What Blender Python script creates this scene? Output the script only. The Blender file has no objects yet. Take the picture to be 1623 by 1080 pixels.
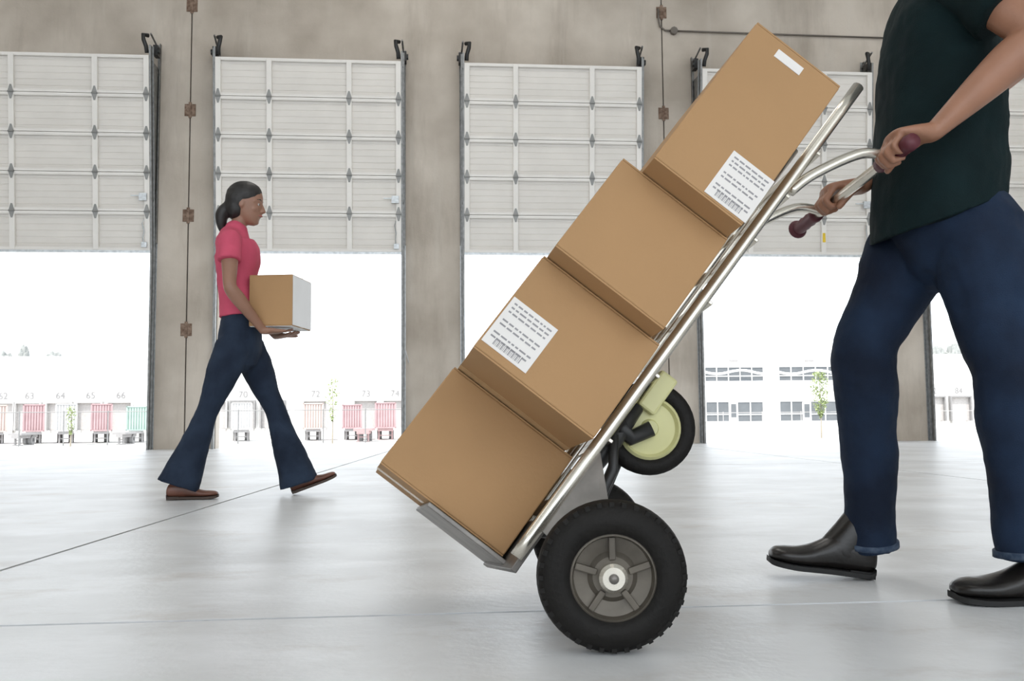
import bpy, bmesh, math, random
from math import radians, sin, cos, pi
from mathutils import Vector as V, Matrix, noise
random.seed(7)
S = bpy.context.scene
COL = S.collection

# ------------------------------------------------------------ camera
HC = .43
FPX, YAW, PITCH, ROLL = 1493.3, .0885, .078, -.0087
cf = V((sin(YAW)*cos(PITCH), cos(YAW)*cos(PITCH), sin(PITCH)))
cr = V((cos(YAW), -sin(YAW), 0)); cu = cr.cross(cf)
cr, cu = cos(ROLL)*cr + sin(ROLL)*cu, -sin(ROLL)*cr + cos(ROLL)*cu
cam = bpy.data.cameras.new('camera'); camo = bpy.data.objects.new('camera', cam); COL.objects.link(camo)
camo.matrix_world = Matrix(((cr.x, cu.x, -cf.x, 0), (cr.y, cu.y, -cf.y, 0), (cr.z, cu.z, -cf.z, HC), (0, 0, 0, 1)))
cam.sensor_width = 36; cam.lens = FPX/1623*36; cam.clip_start = .05; cam.clip_end = 1500
S.camera = camo

def At(px, py, Y):                     # survey helper: the point of the plane y=Y seen at a photo position
    d = cr*((px-811.5)/FPX) - cu*((py-540)/FPX) + cf
    return V((0, 0, HC)) + d*(Y/d.y)

# ------------------------------------------------------------ light
w = bpy.data.worlds.new('sky'); S.world = w; w.use_nodes = True
bg = w.node_tree.nodes['Background']; bg.inputs[0].default_value = (.88, .94, 1, 1); bg.inputs[1].default_value = 2.6
sun = bpy.data.lights.new('sun', 'SUN'); sun.energy = 4.6; sun.angle = radians(3); sun.color = (1, .95, .88)
suno = bpy.data.objects.new('sun', sun); COL.objects.link(suno)
suno.rotation_euler = V((.35, .55, -1)).to_track_quat('-Z', 'Y').to_euler()
for x in (-9, 0, 9):
    for y in (-6, 3, 9):
        l = bpy.data.lights.new('ceiling_fill', 'AREA'); l.shape = 'RECTANGLE'; l.size = 1.6; l.size_y = 3.6  # unseen area lamps under the ceiling, added as interior fill
        l.energy = {-6: 60, 3: 60, 9: 80}[y]; l.color = (1, .96, .9)
        o = bpy.data.objects.new('ceiling_fill', l); COL.objects.link(o); o.location = (x, y, 8.4)
S.view_settings.view_transform = 'Standard'; S.view_settings.look = 'None'
S.view_settings.exposure = 0; S.view_settings.gamma = 1; S.view_settings.use_curve_mapping = False

# ------------------------------------------------------------ materials
def s2l(c): return tuple((x/255/12.92 if x/255 <= .04045 else ((x/255+.055)/1.055)**2.4) for x in c)
def mat(name, rgb, rough=.6, metal=0, var=.08, scale=6, bump=.0, spec=.5, stretch=(1, 1, 1), bscale=None, rgb2=None, lo=.35, hi=.65):
    m = bpy.data.materials.new(name); m.use_nodes = True
    nt = m.node_tree; N = nt.nodes; L = nt.links; b = N['Principled BSDF']
    b.inputs['Roughness'].default_value = rough; b.inputs['Metallic'].default_value = metal
    b.inputs['Specular IOR Level'].default_value = spec
    tc = N.new('ShaderNodeTexCoord'); mp = N.new('ShaderNodeMapping'); mp.inputs['Scale'].default_value = stretch
    L.new(tc.outputs['Object'], mp.inputs['Vector'])
    n = N.new('ShaderNodeTexNoise'); n.inputs['Scale'].default_value = scale; n.inputs['Detail'].default_value = 6
    L.new(mp.outputs[0], n.inputs['Vector'])
    rp = N.new('ShaderNodeValToRGB'); e = rp.color_ramp.elements
    e[0].position = lo; e[1].position = hi
    c2 = rgb2 or tuple(min(1, x*(1+var)) for x in rgb)
    c1 = rgb if rgb2 else tuple(x*(1-var) for x in rgb)
    e[0].color = (*c1, 1); e[1].color = (*c2, 1)
    L.new(n.outputs['Fac'], rp.inputs[0]); L.new(rp.outputs[0], b.inputs['Base Color'])
    if bump:
        n2 = N.new('ShaderNodeTexNoise'); n2.inputs['Scale'].default_value = bscale or scale*6; n2.inputs['Detail'].default_value = 4
        L.new(mp.outputs[0], n2.inputs['Vector'])
        bp = N.new('ShaderNodeBump'); bp.inputs['Strength'].default_value = bump; bp.inputs['Distance'].default_value = .01
        L.new(n2.outputs['Fac'], bp.inputs['Height']); L.new(bp.outputs[0], b.inputs['Normal'])
    return m
def layer(m, rgb, scale, stretch, lo, hi, amount=1.0):     # a second blotchy colour mixed over the base colour
    nt = m.node_tree; N = nt.nodes; L = nt.links; b = N['Principled BSDF']
    src = b.inputs['Base Color'].links[0].from_socket
    tc = N.new('ShaderNodeTexCoord'); mp = N.new('ShaderNodeMapping'); mp.inputs['Scale'].default_value = stretch
    mp.inputs['Location'].default_value = (random.random()*9, random.random()*9, 0)
    n = N.new('ShaderNodeTexNoise'); n.inputs['Scale'].default_value = scale; n.inputs['Detail'].default_value = 8; n.inputs['Roughness'].default_value = .65
    mr = N.new('ShaderNodeMapRange'); mr.inputs['From Min'].default_value = lo; mr.inputs['From Max'].default_value = hi; mr.inputs['To Max'].default_value = amount
    mx = N.new('ShaderNodeMix'); mx.data_type = 'RGBA'; mx.inputs['B'].default_value = (*rgb, 1)
    L.new(tc.outputs['Object'], mp.inputs[0]); L.new(mp.outputs[0], n.inputs['Vector']); L.new(n.outputs['Fac'], mr.inputs[0])
    L.new(mr.outputs[0], mx.inputs['Factor']); L.new(src, mx.inputs['A']); L.new(mx.outputs['Result'], b.inputs['Base Color'])
    return m

M = {}
M['wall'] = mat('tilt_up_concrete', (.41, .355, .295), .85, scale=.9, bump=.25, bscale=30, rgb2=(.62, .555, .48))
layer(M['wall'], (.25, .205, .16), 1.3, (1.2, 1, .22), .50, .78, .7)
layer(M['wall'], (.62, .58, .52), 5, (1, 1, .10), .55, .8, .5)
M['floor'] = mat('slab_concrete', (.62, .63, .64), .36, scale=1.5, bump=.12, bscale=40, rgb2=(.80, .82, .84))
layer(M['floor'], (.86, .88, .91), 2.6, (.6, 1.1, 1), .50, .68, .8)
layer(M['floor'], (.42, .37, .32), 3.0, (.6, 1, 1), .56, .78, .7)
M['joint'] = mat('joint_sealant', (.10, .09, .08), .9)
M['ceiling'] = mat('ceiling_deck', (.62, .62, .60), .8)
M['side'] = mat('side_wall', (.55, .53, .50), .85)
M['door'] = mat('door_enamel', s2l((222, 217, 210)), .38, var=.03, scale=3)
M['doorrail'] = mat('door_rail_enamel', s2l((231, 227, 221)), .35, var=.03, scale=3)
M['hinge'] = mat('hinge_steel', (.27, .27, .26), .5, .5)
M['galv'] = mat('galvanised_steel', (.50, .52, .53), .38, .8, var=.15, scale=25)
M['steel'] = mat('dull_steel', (.24, .24, .235), .45, .7, var=.2, scale=18)
M['black'] = mat('black_paint', (.018, .018, .018), .45)
M['rust'] = mat('rusty_embed_plate', (.12, .07, .045), .8, scale=25, rgb2=(.27, .19, .14))
M['conduit'] = mat('old_conduit', (.17, .15, .13), .5, .5)
M['strap'] = mat('yellow_strap', (.75, .52, .03), .6)
M['card'] = mat('corrugated_card', (.41, .238, .108), .75, var=.05, scale=2.5, bump=.06, bscale=120, stretch=(1, 1, 1))
M['cardin'] = mat('card_edges', (.35, .20, .09), .85, var=.08, scale=10)
M['tape'] = mat('packing_tape', (.52, .35, .19), .22, var=.03)
M['paper'] = mat('label_paper', (.80, .77, .74), .5, var=.02)
M['ink'] = mat('label_ink', (.30, .29, .30), .6)
M['cord_litcard'] = mat('white_cord_and_lit_card', (.84, .84, .84), .5, var=.02)  # white of the cord; on the carried box it paints in the light
M['alu'] = mat('brushed_aluminium', (.72, .68, .60), .26, .9, var=.08, scale=12)
M['dalu'] = mat('worn_grey_steel', (.22, .205, .19), .4, .6, var=.2, scale=14)
M['tyre'] = mat('tyre_rubber', (.006, .005, .004), .65, var=.2, scale=20, bump=.2, spec=.3)
M['hub'] = mat('hub_steel', (.12, .105, .085), .45, .4, var=.2, scale=15)
M['yhub'] = mat('cream_yellow_plastic', (.62, .60, .30), .35, var=.05)
M['maroon'] = mat('maroon_grip', (.10, .018, .028), .5)
M['pale'] = mat('pale_shelter', (.48, .47, .46), .8)
M['skin'] = mat('skin_man', (.34, .165, .10), .45, var=.06, scale=14, bump=.08, bscale=160)
M['skin2'] = mat('skin_woman', (.28, .145, .095), .45, var=.06, scale=14)
M['teal'] = mat('dark_teal_cotton', (.0035, .013, .0145), .85, var=.2, scale=7, bump=.3, bscale=350, spec=.2)
M['pink'] = mat('coral_pink_cotton', (.56, .085, .145), .8, var=.08, scale=6, spec=.25)
M['jeans'] = mat('indigo_denim', (.006, .012, .028), .8, scale=5, rgb2=(.014, .031, .068), bump=.3, bscale=400, spec=.25)
M['jeans2'] = mat('dark_blue_denim', (.010, .017, .034), .8, scale=7, rgb2=(.022, .036, .064), bump=.3, bscale=400, spec=.25)
M['stitch'] = mat('denim_hem', (.02, .04, .08), .8, scale=60, rgb2=(.07, .10, .15))
M['shoe'] = mat('black_leather', (.014, .012, .011), .3, var=.25, scale=9, bump=.1, bscale=60)
M['sole'] = mat('black_rubber_sole', (.012, .012, .012), .7)
M['brown'] = mat('brown_leather', (.14, .055, .035), .38, var=.2, scale=14)
M['bsole'] = mat('brown_sole', (.06, .04, .03), .7)
M['hair'] = mat('black_hair', (.012, .010, .009), .5, scale=40, stretch=(1, 1, .2))
M['hairm'] = mat('grey_brown_hair', (.07, .05, .035), .6, scale=40)
M['eyew'] = mat('eye_white', (.42, .40, .38), .2)
M['iris'] = mat('iris_brown', (.03, .015, .01), .2)
M['lips'] = mat('lips', (.35, .11, .09), .45)
M['yard'] = mat('yard_concrete', (.62, .61, .59), .8, scale=.3)
M['white'] = mat('white_facade', (.80, .79, .77), .7, scale=.3, var=.03)
M['red'] = mat('glare_red_container', (.43, .29, .30), .6, scale=1, var=.08)  # trailer paints paled: the overexposed outdoor glare is put into their colour
M['pinkc'] = mat('pale_orange_container', (.50, .41, .38), .6, scale=1, var=.06)
M['green'] = mat('glare_green_container', (.35, .46, .41), .6, scale=1, var=.08)  # green lightened to carry the same glare
M['whitec'] = mat('white_trailer_paint', (.55, .55, .55), .5)
M['chassis'] = mat('grey_chassis', (.30, .29, .29), .7)
M['redch'] = mat('pale_red_chassis', (.40, .27, .27), .7)
M['dark'] = mat('dock_shelter', (.24, .235, .235), .8)
M['dockdoor'] = mat('dock_door_white', (.42, .40, .39), .6)
M['glass'] = mat('office_glass', (.13, .14, .15), .25, var=.1, scale=.5, spec=.3)
M['frame'] = mat('white_mullion', (.75, .75, .75), .5)
M['fence'] = mat('fence_steel', (.22, .22, .22), .6, .3)
M['bark'] = mat('bark', (.28, .25, .2), .9)
M['leaf'] = mat('pale_leaf', (.30, .36, .17), .7, var=.2, scale=3)
M['farleaf'] = mat('distant_leaf', (.29, .30, .29), .9, var=.15, scale=.5)

# ------------------------------------------------------------ builders
def link(o, parent=None):
    COL.objects.link(o)
    if parent is not None:
        o.parent = parent; o.matrix_parent_inverse = Matrix.Identity(4)
        o.location = o.location
    return o
def wpos(o):
    p = V((0, 0, 0))
    while o is not None:
        p += o.location; o = o.parent
    return p
def thing(name, label, cat, loc=(0, 0, 0), group=None):
    o = bpy.data.objects.new(name, None); o.location = loc; o.empty_display_size = .1; COL.objects.link(o)
    o['label'] = label; o['category'] = cat
    if group: o['group'] = group
    return o
def tag(o, label, cat, group=None):
    o['label'] = label; o['category'] = cat
    if group: o['group'] = group
    return o
def struct(name, loc=(0, 0, 0)):
    o = bpy.data.objects.new(name, None); o.location = loc; COL.objects.link(o); o['kind'] = 'structure'; return o
def obj(name, bm, m, parent=None, smooth=False, at=None, bevel=0):
    """link a bmesh given in world coordinates as one mesh object; translation only parents"""
    me = bpy.data.meshes.new(name)
    bmesh.ops.recalc_face_normals(bm, faces=bm.faces)
    org = V(at) if at is not None else V((0, 0, 0))
    if parent is None and at is None and len(bm.verts):
        xs = [v.co for v in bm.verts]
        org = V(((min(c.x for c in xs)+max(c.x for c in xs))/2, (min(c.y for c in xs)+max(c.y for c in xs))/2, min(c.z for c in xs)))
    if parent is not None and at is None:
        org = wpos(parent)
    bmesh.ops.translate(bm, vec=-org, verts=bm.verts)
    bm.to_mesh(me); bm.free()
    me.materials.append(m)
    if smooth:
        for p in me.polygons: p.use_smooth = True
    o = bpy.data.objects.new(name, me); COL.objects.link(o)
    if parent is not None:
        o.parent = parent; o.location = org - wpos(parent)
    else: o.location = org
    if bevel:
        b = o.modifiers.new('b', 'BEVEL'); b.width = bevel; b.segments = 2; b.limit_method = 'ANGLE'
    return o
def inst(src, parent, loc, name=None):
    o = src.copy(); COL.objects.link(o); o.parent = parent; o.location = V(loc) - wpos(parent); return o
def B(): return bmesh.new()
def box(bm, lo, hi, f=None):
    vs = [bm.verts.new((x, y, z)) for x in (lo[0], hi[0]) for y in (lo[1], hi[1]) for z in (lo[2], hi[2])]
    if f:
        for v in vs: v.co = f(v.co)
    for q in ((0, 1, 3, 2), (4, 6, 7, 5), (0, 4, 5, 1), (2, 3, 7, 6), (0, 2, 6, 4), (1, 5, 7, 3)):
        bm.faces.new([vs[i] for i in q])
    return vs
def perp(t):
    a = V((0, 0, 1)) if abs(t.z) < .9 else V((1, 0, 0))
    e = a.cross(t).normalized(); return e, t.cross(e).normalized()
def rings(bm, R, cap=True, closed=False):
    n = len(R[0]); vs = [[bm.verts.new(p) for p in r] for r in R]
    k = len(R)
    for i in range(k if closed else k-1):
        a, b = vs[i], vs[(i+1) % k]
        for j in range(n): bm.faces.new((a[j], a[(j+1) % n], b[(j+1) % n], b[j]))
    if cap and not closed:
        bm.faces.new(vs[0][::-1]); bm.faces.new(vs[-1])
def tube(bm, pts, r, n=10, cap=True):
    pts = [V(p) for p in pts]; R = []; e1 = None
    for i, p in enumerate(pts):
        t = (pts[min(i+1, len(pts)-1)] - pts[max(i-1, 0)]).normalized()
        if e1 is None: e1, e2 = perp(t)
        else:
            e1 = (e1 - t*e1.dot(t)).normalized(); e2 = t.cross(e1)
        rr = r[i] if isinstance(r, (list, tuple)) else r
        R.append([p + e1*cos(2*pi*j/n)*rr + e2*sin(2*pi*j/n)*rr for j in range(n)])
    rings(bm, R, cap)
def crom(P, k):      # catmull-rom on tuples
    out = []
    for i in range(len(P)-1):
        p0, p1, p2, p3 = P[max(i-1, 0)], P[i], P[i+1], P[min(i+2, len(P)-1)]
        for s in range(k):
            t = s/k
            out.append(tuple(.5*((2*b)+(c-a)*t+(2*a-5*b+4*c-d)*t*t+(-a+3*b-3*c+d)*t**3) for a, b, c, d in zip(p0, p1, p2, p3)))
    out.append(tuple(P[-1])); return out
def loft(bm, P, side, k=5, n=24, dome=(True, True), sq=1.0):
    """P: (x,y,z,r1,r2), r1 along side, r2 across; rounded ends"""
    Q = crom([tuple(p) for p in P], k); side = V(side)
    C = [V(q[:3]) for q in Q]; R = []
    def ring(c, t, r1, r2):
        e1 = (side - t*side.dot(t)).normalized(); e2 = t.cross(e1)
        o = []
        for j in range(n):
            a = 2*pi*j/n; x, y = cos(a), sin(a)
            if sq != 1: x, y = math.copysign(abs(x)**sq, x), math.copysign(abs(y)**sq, y)
            o.append(c + e1*x*r1 + e2*y*r2)
        return o
    T = [(C[min(i+1, len(C)-1)] - C[max(i-1, 0)]).normalized() for i in range(len(C))]
    if dome[0]:
        h = min(Q[0][3], Q[0][4])
        for a in (80, 60, 35): R.append(ring(C[0]-T[0]*h*sin(radians(a)), T[0], Q[0][3]*cos(radians(a)), Q[0][4]*cos(radians(a))))
    for c, t, q in zip(C, T, Q): R.append(ring(c, t, max(q[3], .002), max(q[4], .002)))
    if dome[1]:
        h = min(Q[-1][3], Q[-1][4])
        for a in (35, 60, 80): R.append(ring(C[-1]+T[-1]*h*sin(radians(a)), T[-1], Q[-1][3]*cos(radians(a)), Q[-1][4]*cos(radians(a))))
    rings(bm, R)
def ell(bm, c, r, axes=None, seg=16):
    d = bmesh.ops.create_uvsphere(bm, u_segments=seg, v_segments=seg//2+2, radius=1)['verts']
    ax = axes or (V((1, 0, 0)), V((0, 1, 0)), V((0, 0, 1)))
    for v in d:
        p = v.co.copy(); v.co = V(c) + ax[0]*p.x*r[0] + ax[1]*p.y*r[1] + ax[2]*p.z*r[2]
def bake(o, *mods):
    for ty, kw in mods:
        m = o.modifiers.new(ty.lower(), ty)
        for k_, v_ in kw.items(): setattr(m, k_, v_)
    dg = bpy.context.evaluated_depsgraph_get()
    me = bpy.data.meshes.new_from_object(o.evaluated_get(dg)); o.modifiers.clear(); o.data = me
    for p in me.polygons: p.use_smooth = True
    return o
CL = bpy.data.textures.new('folds', 'CLOUDS'); CL.noise_scale = .09
CL2 = bpy.data.textures.new('big_folds', 'CLOUDS'); CL2.noise_scale = .22
def remeshed(name, bm, m, parent, vox=.005, smooth=4, folds=0):
    o = obj(name, bm, m, parent)
    mods = [('REMESH', dict(mode='VOXEL', voxel_size=vox)), ('SMOOTH', dict(factor=.6, iterations=smooth))]
    if folds:
        mods += [('DISPLACE', dict(texture=CL, strength=folds, mid_level=.5)), ('DISPLACE', dict(texture=CL2, strength=folds*1.4, mid_level=.5))]
    return bake(o, *mods)
def lathe(bm, c, axis, prof, n=40):         # prof: (offset along axis, radius), closed loop
    axis = V(axis).normalized(); e1, e2 = perp(axis); c = V(c)
    R = [[c + axis*h + (e1*cos(2*pi*j/n) + e2*sin(2*pi*j/n))*r for j in range(n)] for h, r in prof]
    rings(bm, R, False, True)
def basis_box(bm, O, X, Y, Z, lo, hi):
    box(bm, lo, hi, lambda c: O + X*c.x + Y*c.y + Z*c.z)

# ============================================================ SETTING
D = 13.015; X0 = -2.853; PER = 3.3485; W = 2.481; ZB = 2.666; OPEN = 2.78
door_x = [X0 + PER*i for i in (-1, 0, 1, 2, 3)]                     # left jambs of doors 1..5

# --- floor slabs with recessed joints
fl = struct('floor')
b = B(); box(b, (-18, -14, -.3), (20, 13.25, -.004)); obj('floor_bed', b, M['joint'], fl)
def slab(poly, g=.0075):
    # shrink a convex polygon by g and give it a small arris
    c = V((sum(p[0] for p in poly)/len(poly), sum(p[1] for p in poly)/len(poly)))
    bm = B(); n = len(poly); P = [V(p) for p in poly]
    area = sum(P[i].x*P[(i+1) % n].y - P[(i+1) % n].x*P[i].y for i in range(n))
    if area < 0: P = P[::-1]
    def off(d):
        out = []
        for i in range(n):
            a, p, q = P[i-1], P[i], P[(i+1) % n]
            n1 = V((-(p-a).y, (p-a).x)).normalized(); n2 = V((-(q-p).y, (q-p).x)).normalized()
            k = d/(1+n1.dot(n2)); out.append(p + (n1+n2)*k)
        return out
    r = []
    for d, z in ((g, -.0045), (g, 0)):
        r.append([V((p.x, p.y, z)) for p in off(d)])
    rings(bm, r); return obj('slab', bm, M['floor'], fl)
y1 = 2.085; y2 = 7.65
jx = lambda y: -1.211 + (y-2.83)*(.153/1.80)                            # the joint running towards the doors
XS = [-18, -9.3, -4.9, None, 3.4, 8, 13, 20]
for ya, yb in ((-14, -9), (-9, -3.4), (-3.4, y1), (y1, y2), (y2, 13.2)):
    xs = [(x if x is not None else 0) for x in XS]
    for i in range(len(XS)-1):
        def fx(k, y): return jx(y) if XS[k] is None else XS[k]
        slab([(fx(i, ya), ya), (fx(i+1, ya), ya), (fx(i+1, yb), yb), (fx(i, yb), yb)])

# --- the concrete wall: panels with their own edges
wall = struct('wall_back', (0, D, 0))
joints = [-16, -3.262, 3.372, 10.05, 18]
for i in range(4):
    a, c = joints[i]+.009, joints[i+1]-.009
    bm = B(); box(bm, (a, D, OPEN), (c, D+.22, 8.6))
    x = a
    ds = sorted([d for d in door_x + [door_x[0]-PER, door_x[4]+PER] if a < d+.1 < c])
    for d in ds:
        box(bm, (x, D, 0), (d, D+.22, OPEN)); x = d+W
    box(bm, (x, D, 0), (c, D+.22, OPEN))
    obj('concrete_panel', bm, M['wall'], wall, at=(0, D, 0))
for j in joints[1:4]:
    bm = B(); box(bm, (j-.009, D+.03, 0), (j+.009, D+.2, 8.6)); obj('joint_sealant', bm, M['joint'], wall)
# rusty weld plates over the joints
def plate(x, z):
    bm = B(); box(bm, (x-.075, D-.008, z-.085), (x+.075, D+.002, z+.085)); obj('weld_plate', bm, M['rust'], wall, bevel=.003)
    bm = B(); box(bm, (x-.02, D-.016, z-.11), (x+.02, D-.006, z+.11)); obj('weld_bar', bm, M['rust'], wall)
for px, py in ((322, 10), (312, 175), (302, 342), (294, 523)): plate(-3.262, At(px, py, D).z)
for px, py in ((1042, 20), (1048, 180), (1056, 420)): plate(3.372, At(px, py, D).z)
# side walls, ceiling
for nm, lo, hi in (('wall_left', (-16.2, -14, 0), (-16, D+.2, 8.6)), ('wall_right', (18, -14, 0), (18.2, D+.2, 8.6))):
    bm = B(); box(bm, lo, hi); o = obj(nm, bm, M['side']); o['kind'] = 'structure'
bm = B(); box(bm, (-16.2, -14, 8.6), (18.2, D+.2, 8.8)); o = obj('ceiling', bm, M['ceiling']); o['kind'] = 'structure'

# --- sectional dock doors
ZT = 5.27; SH = (ZT-ZB)/5
def off(z): return .10 + max(0, z-ZB)*.095
def dmap(c):   # (x, depth into room, z) -> world
    return V((c.x, D - off(c.z) - c.y, c.z))
stile_x = (.035, .286*W, .717*W, W-.035)
def make_section(d, i, parent):
    z0 = ZB + SH*i; z1 = z0 + SH - .004
    o = V((d, D - off(z0), z0)); dv = V((0, -.095, 1)).normalized(); nrm = V((0, -1, -.095)).normalized()
    X = V((1, 0, 0))
    h = SH*1.0045 - .006
    bm = B()
    # skin with shallow horizontal ribs
    prof = [(0, 0)]
    k = 6
    for q in range(k):
        a = q*h/k; e = (q+1)*h/k
        prof += [(a+.004, .0), (a+.008, .004), (e-.008, .004), (e-.004, .0)]
    prof.append((h, 0))
    fr = [[o + dv*u + nrm*v + X*x for u, v in prof] for x in (.0, W)]
    va = [bm.verts.new(p) for p in fr[0]]; vb = [bm.verts.new(p) for p in fr[1]]
    for q in range(len(va)-1): bm.faces.new((va[q], vb[q], vb[q+1], va[q+1]))
    basis_box(bm, o, X, dv, nrm, (0, 0, -.035), (W, h, -.003))
    sec = obj('section', bm, M['door'], parent)
    bm = B()
    basis_box(bm, o, X, dv, nrm, (0, 0, -.004), (W, .032, .040)); basis_box(bm, o, X, dv, nrm, (0, .032, .024), (W, .042, .040)); obj('rail', bm, M['doorrail'], sec, bevel=.003)
    bm = B(); basis_box(bm, o, X, dv, nrm, (0, h-.034, -.004), (W, h, .040)); basis_box(bm, o, X, dv, nrm, (0, h-.044, .024), (W, h-.034, .040)); obj('rail', bm, M['doorrail'], sec, bevel=.003)
    for x in stile_x:
        bm = B(); wd = .035
        basis_box(bm, o, X, dv, nrm, (x-wd, .01, -.004), (x+wd, h-.01, .046))
        obj('stile', bm, M['doorrail'], sec, bevel=.003)
    if i < 4:
        for x in stile_x:
            bm = B(); c = o + dv*(h) + X*x
            # leaf-shaped hinge with knuckle
            for s in (1, -1):
                v = [bm.verts.new(c + X*px_ + dv*(py_*s) + nrm*q) for q in (.047, .053) for px_, py_ in ((-.036, .006), (.036, .006), (.010, .095), (-.010, .095))]
                bm.faces.new(v[:4]); bm.faces.new(v[4:])
                for j in range(4): bm.faces.new((v[j], v[(j+1) % 4], v[4+(j+1) % 4], v[4+j]))
            tube(bm, [c - X*.036 + nrm*.058, c + X*.036 + nrm*.058], .011, 8)
            obj('hinge', bm, M['hinge'], sec)
    return sec
all_doors = [door_x[0]-PER] + door_x + [door_x[4]+PER]
for n, d in enumerate(all_doors):
    dr = struct('door_%d' % (n+1), (d+W/2, D, 0))
    for i in range(5): sec = make_section(d, i, dr)
    bm = B(); box(bm, (d, D-.135, ZB-.035), (d+W, D-.095, ZB)); obj('bottom_seal', bm, M['galv'], dr)
    for s in (-1, 1):
        xe = d - .012 if s < 0 else d+W+.012
        xo = xe + s*.045
        # jamb edge angle on the opening, full height
        bm = B(); box(bm, (min(xe, xo), D-.012, 0), (max(xe, xo), D, OPEN+.02))
        box(bm, (min(xe, xe+s*.010), D-.06, 0), (max(xe, xe+s*.010), D, OPEN)); obj('jamb_angle', bm, M['galv'], dr)
        # inclined track: channel
        bm = B()
        def tm(c): return V((c.x, D - max(.03, .03+off(c.z)-.10) - c.y - .03, c.z))
        for q in range(6):
            za = q*.9+.0; zb_ = min(5.52, za+.9)
            box(bm, (min(xe, xe+s*.012), .0, za), (max(xe, xe+s*.012), .07, zb_), tm)
            box(bm, (min(xe, xe+s*.035), .0, za), (max(xe, xe+s*.035), .01, zb_), tm)
            box(bm, (min(xe, xe-s*.012), .06, za), (max(xe, xe-s*.012), .07, zb_), tm)
        obj('track', bm, M['steel'], dr)
        # wall angle that carries the track, struts between the two
        bm = B(); box(bm, (min(xe, xo), D-.008, OPEN), (max(xe, xo), D, 5.55)); box(bm, (min(xo, xo-s*.008), D-.06, OPEN), (max(xo, xo-s*.008), D, 5.55))
        obj('wall_angle', bm, M['steel'], dr)
        for z in (3.3, 3.95, 4.6, 5.15, 5.50):
            bm = B(); yo = off(z)+.0
            tube(bm, [(xe+s*.02, D-.01, z-.04), (xe+s*.006, D-yo, z+.06)], .014, 6); obj('strut', bm, M['steel'], dr)
        bm = B(); zz = (3.5, 5.2); x_ = xe+s*.018
        v = [bm.verts.new((x_+q, D-yy, z)) for q in (0, s*.004) for yy, z in ((.01, zz[0]), (off(zz[0])-.02, zz[0]), (off(zz[1])-.02, zz[1]), (.01, zz[1]))]
        bm.faces.new(v[:4]); bm.faces.new(v[4:][::-1])
        for j in range(4): bm.faces.new((v[j], v[(j+1) % 4], v[4+(j+1) % 4], v[4+j]))
        obj('track_plate', bm, M['steel'], dr)
        # black spring bumper at the top and its bracket
        bm = B(); yt = D-off(5.4)
        tube(bm, [(xe-s*.045, yt+.01, 5.30), (xe-s*.05, yt-.02, 5.38), (xe-s*.075, yt-.05, 5.46), (xe-s*.085, yt-.04, 5.53), (xe-s*.035, yt+.02, 5.545)], .028, 8)
        obj('bumper_spring', bm, M['black'], dr, smooth=True)
        bm = B(); box(bm, (min(xe, xe+s*.06), D-.24, 5.32), (max(xe, xe+s*.06), D-.10, 5.46)); tube(bm, [(xe-s*.02, D-.2, 5.39), (xe+s*.085, D-.2, 5.39)], .04, 10)
        obj('cable_drum', bm, M['black'], dr)
    # shaft tying both sides
    # slide lock on the second section, pull strap, lift handle
    zl = ZB+SH*1.35; bm = B(); y = D-off(zl)-.05
    box(bm, (d+W-.13, y-.03, zl-.05), (d+W-.03, y, zl+.05)); box(bm, (d+W-.24, y-.015, zl+.01), (d+W-.03, y-.003, zl+.025)); obj('slide_lock', bm, M['galv'], dr)
    bm = B(); zl = ZB+.25; y = D-off(zl)-.05
    tube(bm, [(d+W-.07, y, zl+.17), (d+W-.09, y-.03, zl+.1), (d+W-.07, y-.01, zl), (d+W-.08, y-.02, zl-.1), (d+W-.07, y, zl-.18)], .008, 6)
    box(bm, (d+W-.1, y-.02, zl-.22), (d+W-.03, y, zl-.15)); obj('lift_cable', bm, M['galv'], dr)
    if n == 4:
        x = d+.717*W; bm = B(); box(bm, (x-.02, D-.175, ZB+.17), (x+.02, D-.165, ZB+.37)); obj('pull_strap', bm, M['strap'], dr)

# conduit run over the joint between doors three and four
cd = thing('electrical_conduit', 'thin grey conduit with junction box running along the concrete wall', 'conduit', (3.372, D, 6.0))
bm = B(); p = [At(1043, 14, D-.03), At(1043.5, 30, D-.03), At(1046, 42, D-.03), At(1054, 48, D-.03), At(1066, 49, D-.03)]
tube(bm, p, .014, 8); obj('conduit_bend', bm, M['conduit'], cd, smooth=True)
bm = B(); a = At(1070, 49, D-.03); e = At(1420, 70, D-.03); e.z = a.z - .02
tube(bm, [a, e], .013, 8); obj('conduit_run', bm, M['conduit'], cd, smooth=True)
bm = B(); c = At(1068, 49, D-.035); tube(bm, [c+V((0, .03, 0)), c-V((0, .03, 0))], .055, 8); obj('junction_box', bm, M['conduit'], cd)
wc = B(); tube(wc, [At(638, 520, D-.02), At(640, 545, D-.02), At(648, 575, D-.02)], .006, 6)
tag(obj('loose_cord', wc, M['cord_litcard'], smooth=True), 'thin white cord dangling on the pillar right of the second door', 'cord')

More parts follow.
